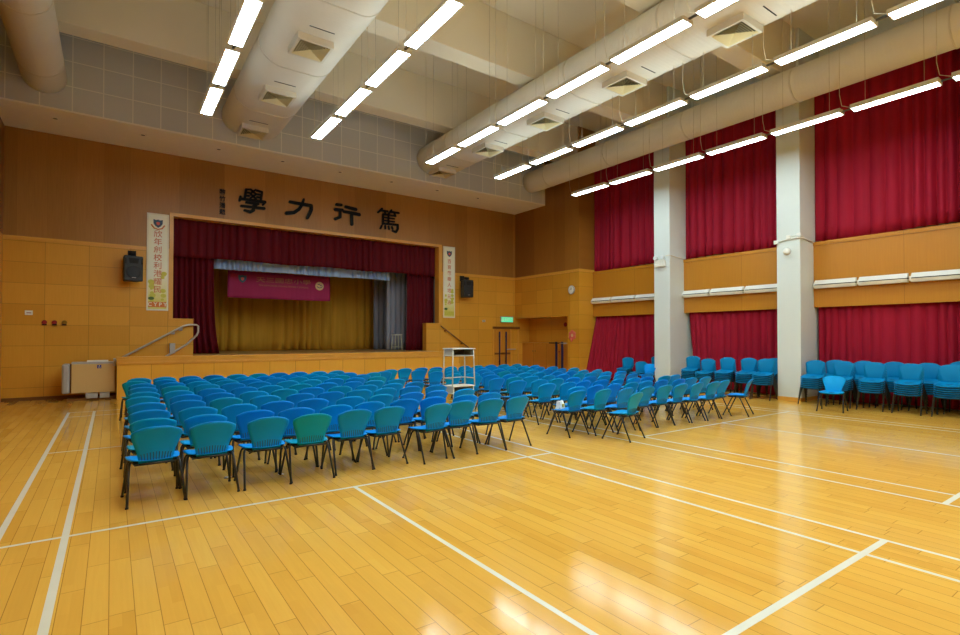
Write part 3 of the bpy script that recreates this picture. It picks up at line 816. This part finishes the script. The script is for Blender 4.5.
# exit sign, door, small fittings
t = thing('exit_sign', 'green lit exit sign over the double door', 'sign', (14.27, YF, 2.47))
b = MB(); b.box(-.34, .34, -.08, 0, -.13, .13); b.build('housing', M['lgrey'], t, bevel=.008)
b = MB(); b.box(-.32, .32, -.088, -.078, -.115, .09); b.build('lit_face', M['exit'], t)
put_mesh('lettering', text_mesh('出 EXIT 口', .14, .003, bold=.002), M['white'], (0, -.09, -.012), t)
t = thing('double_door', 'honey wood double door with dark pull bars in the right corner', 'door', (14.03, YF, 0))
for sx, nm in ((-1, 'l'), (1, 'r')):
    b = MB(); b.box(min(0, sx*.46)+(.004 if sx > 0 else 0), max(0, sx*.46)-(.004 if sx < 0 else 0), -.035, 0, .01, 2.03); lf = b.build('door_leaf', M['door'], t, bevel=.004)
    b = MB(); xx = sx*.18; b.tube([(xx,-.085,.35),(xx,-.085,1.93)], .032, 8); b.box(xx-.012, xx+.012, -.085, -.035, .6, .64); b.box(xx-.012, xx+.012, -.085, -.035, 1.7, 1.74); b.build('pull_bar', M['navy'], lf)
    b = MB(); b.box(xx-.24, xx+.24, -.075, -.035, .93, 1.01); b.build('push_bar', M['darktrim'], lf)
b = MB(); b.box(.22, .72, -.1, -.035, 1.13, 1.17); b.build('door_closer_plate', M['lgrey'], t)
b = MB(); b.box(-.5, .98, -.07, 0, 2.05, 2.15); b.build('door_lintel', M['darktrim'], t)
b = MB(); b.box(-.5, -.46, -.05, 0, 0, 2.05); b.box(.46, .5, -.05, 0, 0, 2.05); b.box(.9, .95, -.05, 0, 0, 2.05); b.build('door_frame', M['trimwood'], t)
t = thing('wall_clock', 'round white clock on the wood pier right of the niche', 'clock', (XR, 14.66, 3.55))
b = MB(); b.lathe([(.17,0),(.175,-.02),(.17,-.04),(.155,-.045)], (0,0,0), 'X', 28); b.build('rim', M['lgrey'], t)
b = MB(); b.lathe([(.15,-.04),(.15,-.046)], (0,0,0), 'X', 28); b.build('dial', M['white'], t)
b = MB(); b.obox((-.05,.03,.03), .004, .014, .1, Matrix.Rotation(.8, 3, 'X')); b.obox((-.05,-.02,.05), .004, .01, .13, Matrix.Rotation(-.3, 3, 'X')); b.build('hand', M['black'], t)
b = MB()
for k in range(12): b.obox((-.048, .13*math.sin(k*PI/6), .13*math.cos(k*PI/6)), .003, .008, .022, Matrix.Rotation(-k*PI/6, 3, 'X'))
b.build('hour_marks', M['black'], t)
# coral rosette
b = MB()
for k in range(6):
    a = k*PI/3+.5; b.lathe([(.085,0),(.09,-.008),(.05,-.014)], (0, .12*math.cos(a), .12*math.sin(a)), 'X', 14)
b.tube([(-.01,.05,-.12),(-.01,.03,-.25)], .03, 6)
o = b.build('paper_rosette', M['pink']); o.location = (XR, 14.64, 1.76); tag(o, 'coral paper rosette on the wood pier below the clock', 'decoration')
b = MB(); b.lathe([(.06,0),(.06,-.016)], (0,0,0), 'X', 14); b.build('rosette_heart', M['creestgold'], o)
# niche: low cupboards, alarm button, stand
t = thing('niche_cupboard', 'low honey wood cupboard filling the lower part of the niche', 'cupboard', (15.2, 14.9, 0))
b = MB(); b.box(.02, .42, 0, 3.3, 0, 1.42); b.build('body', M['lowY'], t)
for k in range(4):
    b = MB(); b.box(0, .02, .01+k*.825, .815+k*.825, .05, 1.41); d = b.build('cupboard_door', M['cabin'], t, bevel=.003)
    b = MB(); b.lathe([(.03,0),(.035,-.02),(.015,-.03)], (0, .75+k*.825 if k % 2 == 0 else .08+k*.825, 1.08), 'X', 12); b.build('knob', M['red'] if k == 1 else M['brass'], d)
b = MB(); b.box(-.02, .42, 0, 3.3, 1.42, 1.45); b.build('worktop', M['trimwood'], t)
b = MB(); b.lathe([(.09,0),(.09,-.03),(.05,-.05)], (15.62, 15.86, 2.22), 'X', 18); tag(b.build('alarm_bell', M['red']), 'dark red round bell on the niche back wall', 'alarm bell')
t = thing('post_stand', 'pair of navy posts with a dark flat top standing before the niche', 'stand', (14.75, 15.34, 0))
for dy in (-.17, .17):
    b = MB(); b.box(-.035, .035, dy-.035, dy+.035, .03, 1.5); b.build('post', M['navy'], t, bevel=.006)
b = MB(); b.box(-.2, .2, -.3, .3, 0, .03); b.build('base', M['navy'], t)
b = MB(); b.box(-.12, .12, -.1, .48, 1.43, 1.47); b.build('top_tray', M['black'], t)
b = MB(); b.box(-.1, .1, -.34, -.12, 1.43, 1.45); b.build('side_shelf', M['lgrey'], t)
# call buttons on the left wall
for x, m, lb in ((-1.48, 'red', 'red round call button on the left front wall, leftmost of three'), (-1.27, 'red', 'red round call button with dark base, middle of three'), (-1.06, 'brass', 'brass round button right of the two red buttons')):
    b = MB(); b.lathe([(.055,0),(.058,-.03),(.035,-.05)], (x, YF, 2.08), 'Y', 18); o = b.build('call_button', M[m]); tag(o, lb, 'button', 'call buttons')
    b = MB(); b.box(x-.05, x+.05, YF-.04, YF, 2.0, 2.03); b.build('backplate', M['black'], o)
b = MB(); b.box(-1.88, -1.72, YF-.01, YF, 2.27, 2.39); o = b.build('wall_notice', M['paper']); tag(o, 'small white notice with a red bar on the left front wall', 'sign')
b = MB(); b.box(-1.85, -1.75, YF-.013, YF-.009, 2.315, 2.335); b.build('printed_bar', M['red'], o)
b = MB(); b.box(12.97, 13.11, YF-.04, YF, 2.34, 2.42); o = b.build('wall_sensor', M['white'], bevel=.008); tag(o, 'small white sensor box on the wall left of the exit sign', 'sensor')
b = MB(); b.box(13.0, 13.08, YF-.043, YF-.038, 2.36, 2.4); b.build('sensor_window', M['drawer'], o)

# platform lift
t = thing('platform_lift', 'folded beige and grey wheelchair platform lift left of the stage', 'wheelchair lift', (-1.05, 17.25, 0))
b = MB(); b.box(0, .17, 0, .5, .2, .98); b.build('end_panel', M['lgrey'], t, bevel=.05)
b = MB(); b.box(.17, .2, .06, .46, .22, .98); b.build('hinge_post', M['darktrim'], t)
b = MB(); b.box(.2, 1.13, 0, .12, .21, .97); b.build('folded_platform', M['beige'], t, bevel=.008)
b = MB(); b.box(.2, 1.13, -.005, .4, .97, 1.02); b.build('top_rail', M['lgrey'], t, bevel=.006)
b = MB(); b.box(.52, .98, .05, .3, 1.02, 1.06); b.build('folded_flap', M['white'], t, bevel=.006)
b = MB(); b.box(.5, .76, .02, .4, .06, .2); b.box(.8, 1.02, .02, .4, .06, .2); b.build('drive_unit', M['lgrey'], t, bevel=.01)
b = MB(); b.box(.1, 1.15, .1, .5, 0, .06); b.build('base_frame', M['darktrim'], t)
b = MB(); b.box(.74, .83, -.006, 0, .85, .94); s = b.build('wheelchair_sign', M['signblue'], t)
b = MB(); b.lathe([(.009,-.008),(.009,-.004)], (.785,0,.925), 'Y', 10); b.tube([(.785,-.008,.915),(.787,-.008,.89),(.803,-.008,.888),(.81,-.008,.868)], .004, 5)
b.tube([(.785+.02*math.cos(a), -.008, .878+.02*math.sin(a)) for a in [2.0+k*.45 for k in range(10)]], .003, 5); b.build('wheelchair_symbol', M['white'], s)
b = MB(); b.box(1.09, 1.15, -.03, .1, .9, 1.11); b.build('wall_bracket', M['lgrey'], t, bevel=.006)

# handrails
t = thing('handrail', 'steel handrail looping up the left stage steps', 'handrail', (0, 0, 0))
YH = 18.1
b = MB(); b.tube([(.0,YH,.95),(.27,YH,1.11),(1.66,YH,1.95),(1.78,YH,2.02),(1.92,YH,2.06),(2.12,YH-.0,2.06),(2.17,YH,2.02),(2.17,YH,1.84),(2.13,YH,1.74),(1.86,YH,1.46),(1.76,YH,1.39),(1.36,YH,1.13),(1.1,YH,.97)], .03, 10); b.build('rail', M['steel'], t)
for x, z in ((1.5,1.82),(1.7,1.93)):
    b = MB(); b.box(x-.05, x+.05, YH, YF, z-.05, z+.05); b.build('bracket', M['lgrey'], t, bevel=.006)
b = MB(); b.box(1.42, 1.56, YH-.04, YF, 1.2, 1.5); b.build('control_box', M['lgrey'], t, bevel=.01)
t = thing('handrail', 'dark wooden handrail sloping down the wall right of the stage', 'handrail', (0, 0, 0))
b = MB(); b.tube([(10.85,YH,2.14),(12.4,YH,1.13)], .028, 8); b.build('rail', M['darktrim'], t)
for x, z in ((11.1,1.95),(11.9,1.43)):
    b = MB(); b.box(x-.03, x+.03, YH, YF, z-.03, z+.02); b.build('bracket', M['darktrim'], t)

# stool on the stage
t = thing('metal_stool', 'pale metal framed stool standing at the right side of the stage', 'stool', (9.33, 18.98, 1.15))
for sx in (-1, 1):
    for sy in (-1, 1):
        b = MB(); b.tube([(sx*.12, sy*.12, .62), (sx*.16, sy*.16, 0)], .014, 6); b.build('leg', M['deskframe'], t)
b = MB(); b.box(-.16, .16, -.16, .16, .61, .65); b.build('seat', M['desktop'], t, bevel=.008)
b = MB(); b.tube([(-.15,-.15,.15),(.15,-.15,.15),(.15,.15,.15),(-.15,.15,.15),(-.15,-.15,.15)], .009, 6); b.build('foot_rail', M['deskframe'], t)

# emergency light, sensor and conduits on the columns
t = thing('emergency_light', 'white twin-lamp emergency light on the first column', 'emergency light', (XR, 10.58, 4.18))
b = MB(); b.box(-.09, 0, -.2, .2, -.17, .05); b.build('battery_box', M['white'], t, bevel=.01)
for dy in (-.13, .13):
    b = MB(); b.lathe([(.04,-.02),(.07,-.12),(.07,-.14)], (0, dy, .12), 'X', 16); l = b.build('lamp_head', M['white'], t)
    b = MB(); b.lathe([(.06,-.139),(.05,-.146)], (0, dy, .12), 'X', 16); b.build('lens', M['mirror'], l)
b = MB(); b.tube([(-.03,-.2,.16),(-.02,-.33,.18),(.3,-.345,.14),(.86,-.345,.1)], .012, 6); b.build('cable', M['cable'], t)
b = MB(); b.lathe([(.09,0),(.09,-.05),(.06,-.09),(.02,-.1)], (XR, 6.64, 3.99), 'X', 20); o = b.build('round_detector', M['white']); tag(o, 'white round detector on the second column', 'detector')
b = MB(); b.lathe([(.1,0),(.1,-.012)], (XR, 6.64, 3.99), 'X', 20); b.build('mounting_plate', M['lgrey'], o)
t = thing('conduit', 'white surface conduit with junction boxes wrapped round the second column', 'conduit', (XR, 6.3, 4.27))
b = MB(); b.tube([(-.02,.62,0),(-.02,.3,.04),(-.02,.0,.05),(.2,-.0,.04),(.85,-.0,-.02)], .016, 6); b.tube([(-.02,.3,.1),(-.02,.1,.13),(-.02,-.0,.1),(.3,-.0,.05),(.85,-.0,.0)], .012, 6); b.build('pipe', M['white'], t)
for y, z in ((.62,0),(.3,.1),(.04,.12)):
    b = MB(); b.box(-.05, 0, y-.05, y+.05, z-.05, z+.05); b.build('junction_box', M['white'], t, bevel=.006)

# bits of paper
def scrap(label, x, y, z, s, rz):
    b = MB(); b.prism([(-s,-.6*s),(s*.9,-.3*s),(s*.2,.9*s)], lambda a, c, q: Vector((a, c, q+.12*abs(a))), .002)
    o = b.build('paper_scrap', M['paper']); o.location = (x, y, z); o.rotation_euler = (0,0,rz); tag(o, label, 'paper')
scrap('white paper scrap on the floor under the second chair of the nearest row', 1.14, 6.87, .002, .06, .4)
scrap('small white paper scrap on the floor under the third chair', 1.72, 6.66, .002, .04, 1.5)
t = thing('paper_bag', 'crumpled white paper bag with yellow print on a chair seat', 'bag', (6.5, 6.74, .427), .4)
rb = random.Random(3)
b = MB(); b.prism([(-.09,-.05),(.09,-.06),(.1,.05),(-.08,.06)], lambda a, c, q: Vector((a*(1-.15*(q/.13)), c*(1-.5*(q/.13)), q)), .13)
bmesh.ops.subdivide_edges(b.bm, edges=b.bm.edges[:], cuts=2, use_grid_fill=True)
for v in b.bm.verts:
    if v.co.z > .01: v.co += Vector((rb.uniform(-.008,.008), rb.uniform(-.008,.008), rb.uniform(-.008,.008)))
b.build('bag_body', M['paper'], t)
b = MB(); b.box(-.02, .06, -.062, -.045, .03, .08); b.build('yellow_print', M['yellow'], t)

# ------------------------------------------------------------------ camera
cam = bpy.data.cameras.new('camera'); co = bpy.data.objects.new('camera', cam); COL.objects.link(co)
f, yaw, pitch, roll, sh = 521.33, .61502, .01414, .000626, 12.2
fw = Vector((math.sin(yaw)*math.cos(pitch), math.cos(yaw)*math.cos(pitch), math.sin(pitch)))
r = Vector((math.cos(yaw), -math.sin(yaw), 0)); u = r.cross(fw)
r2 = r*math.cos(roll)+u*math.sin(roll); u2 = -r*math.sin(roll)+u*math.cos(roll)
m = Matrix((r2, u2, -fw)).transposed().to_4x4(); m.translation = (0, 0, 1.69)
co.matrix_world = m
cam.sensor_width = 36; cam.lens = f/960*36; cam.shift_y = sh/960; cam.clip_end = 100
S.camera = co

# ------------------------------------------------------------------ world and view
w = bpy.data.worlds.new('world'); S.world = w; w.use_nodes = True
w.node_tree.nodes['Background'].inputs[0].default_value = (.02, .02, .02, 1)
S.view_settings.view_transform = 'Standard'; S.view_settings.look = 'None'; S.view_settings.gamma = 1
S.view_settings.exposure = 0.27
try:
    S.cycles.use_denoising = True; S.cycles.max_bounces = 8; S.cycles.diffuse_bounces = 5; S.cycles.use_light_tree = True
    S.cycles.caustics_reflective = False; S.cycles.caustics_refractive = False
except Exception: pass
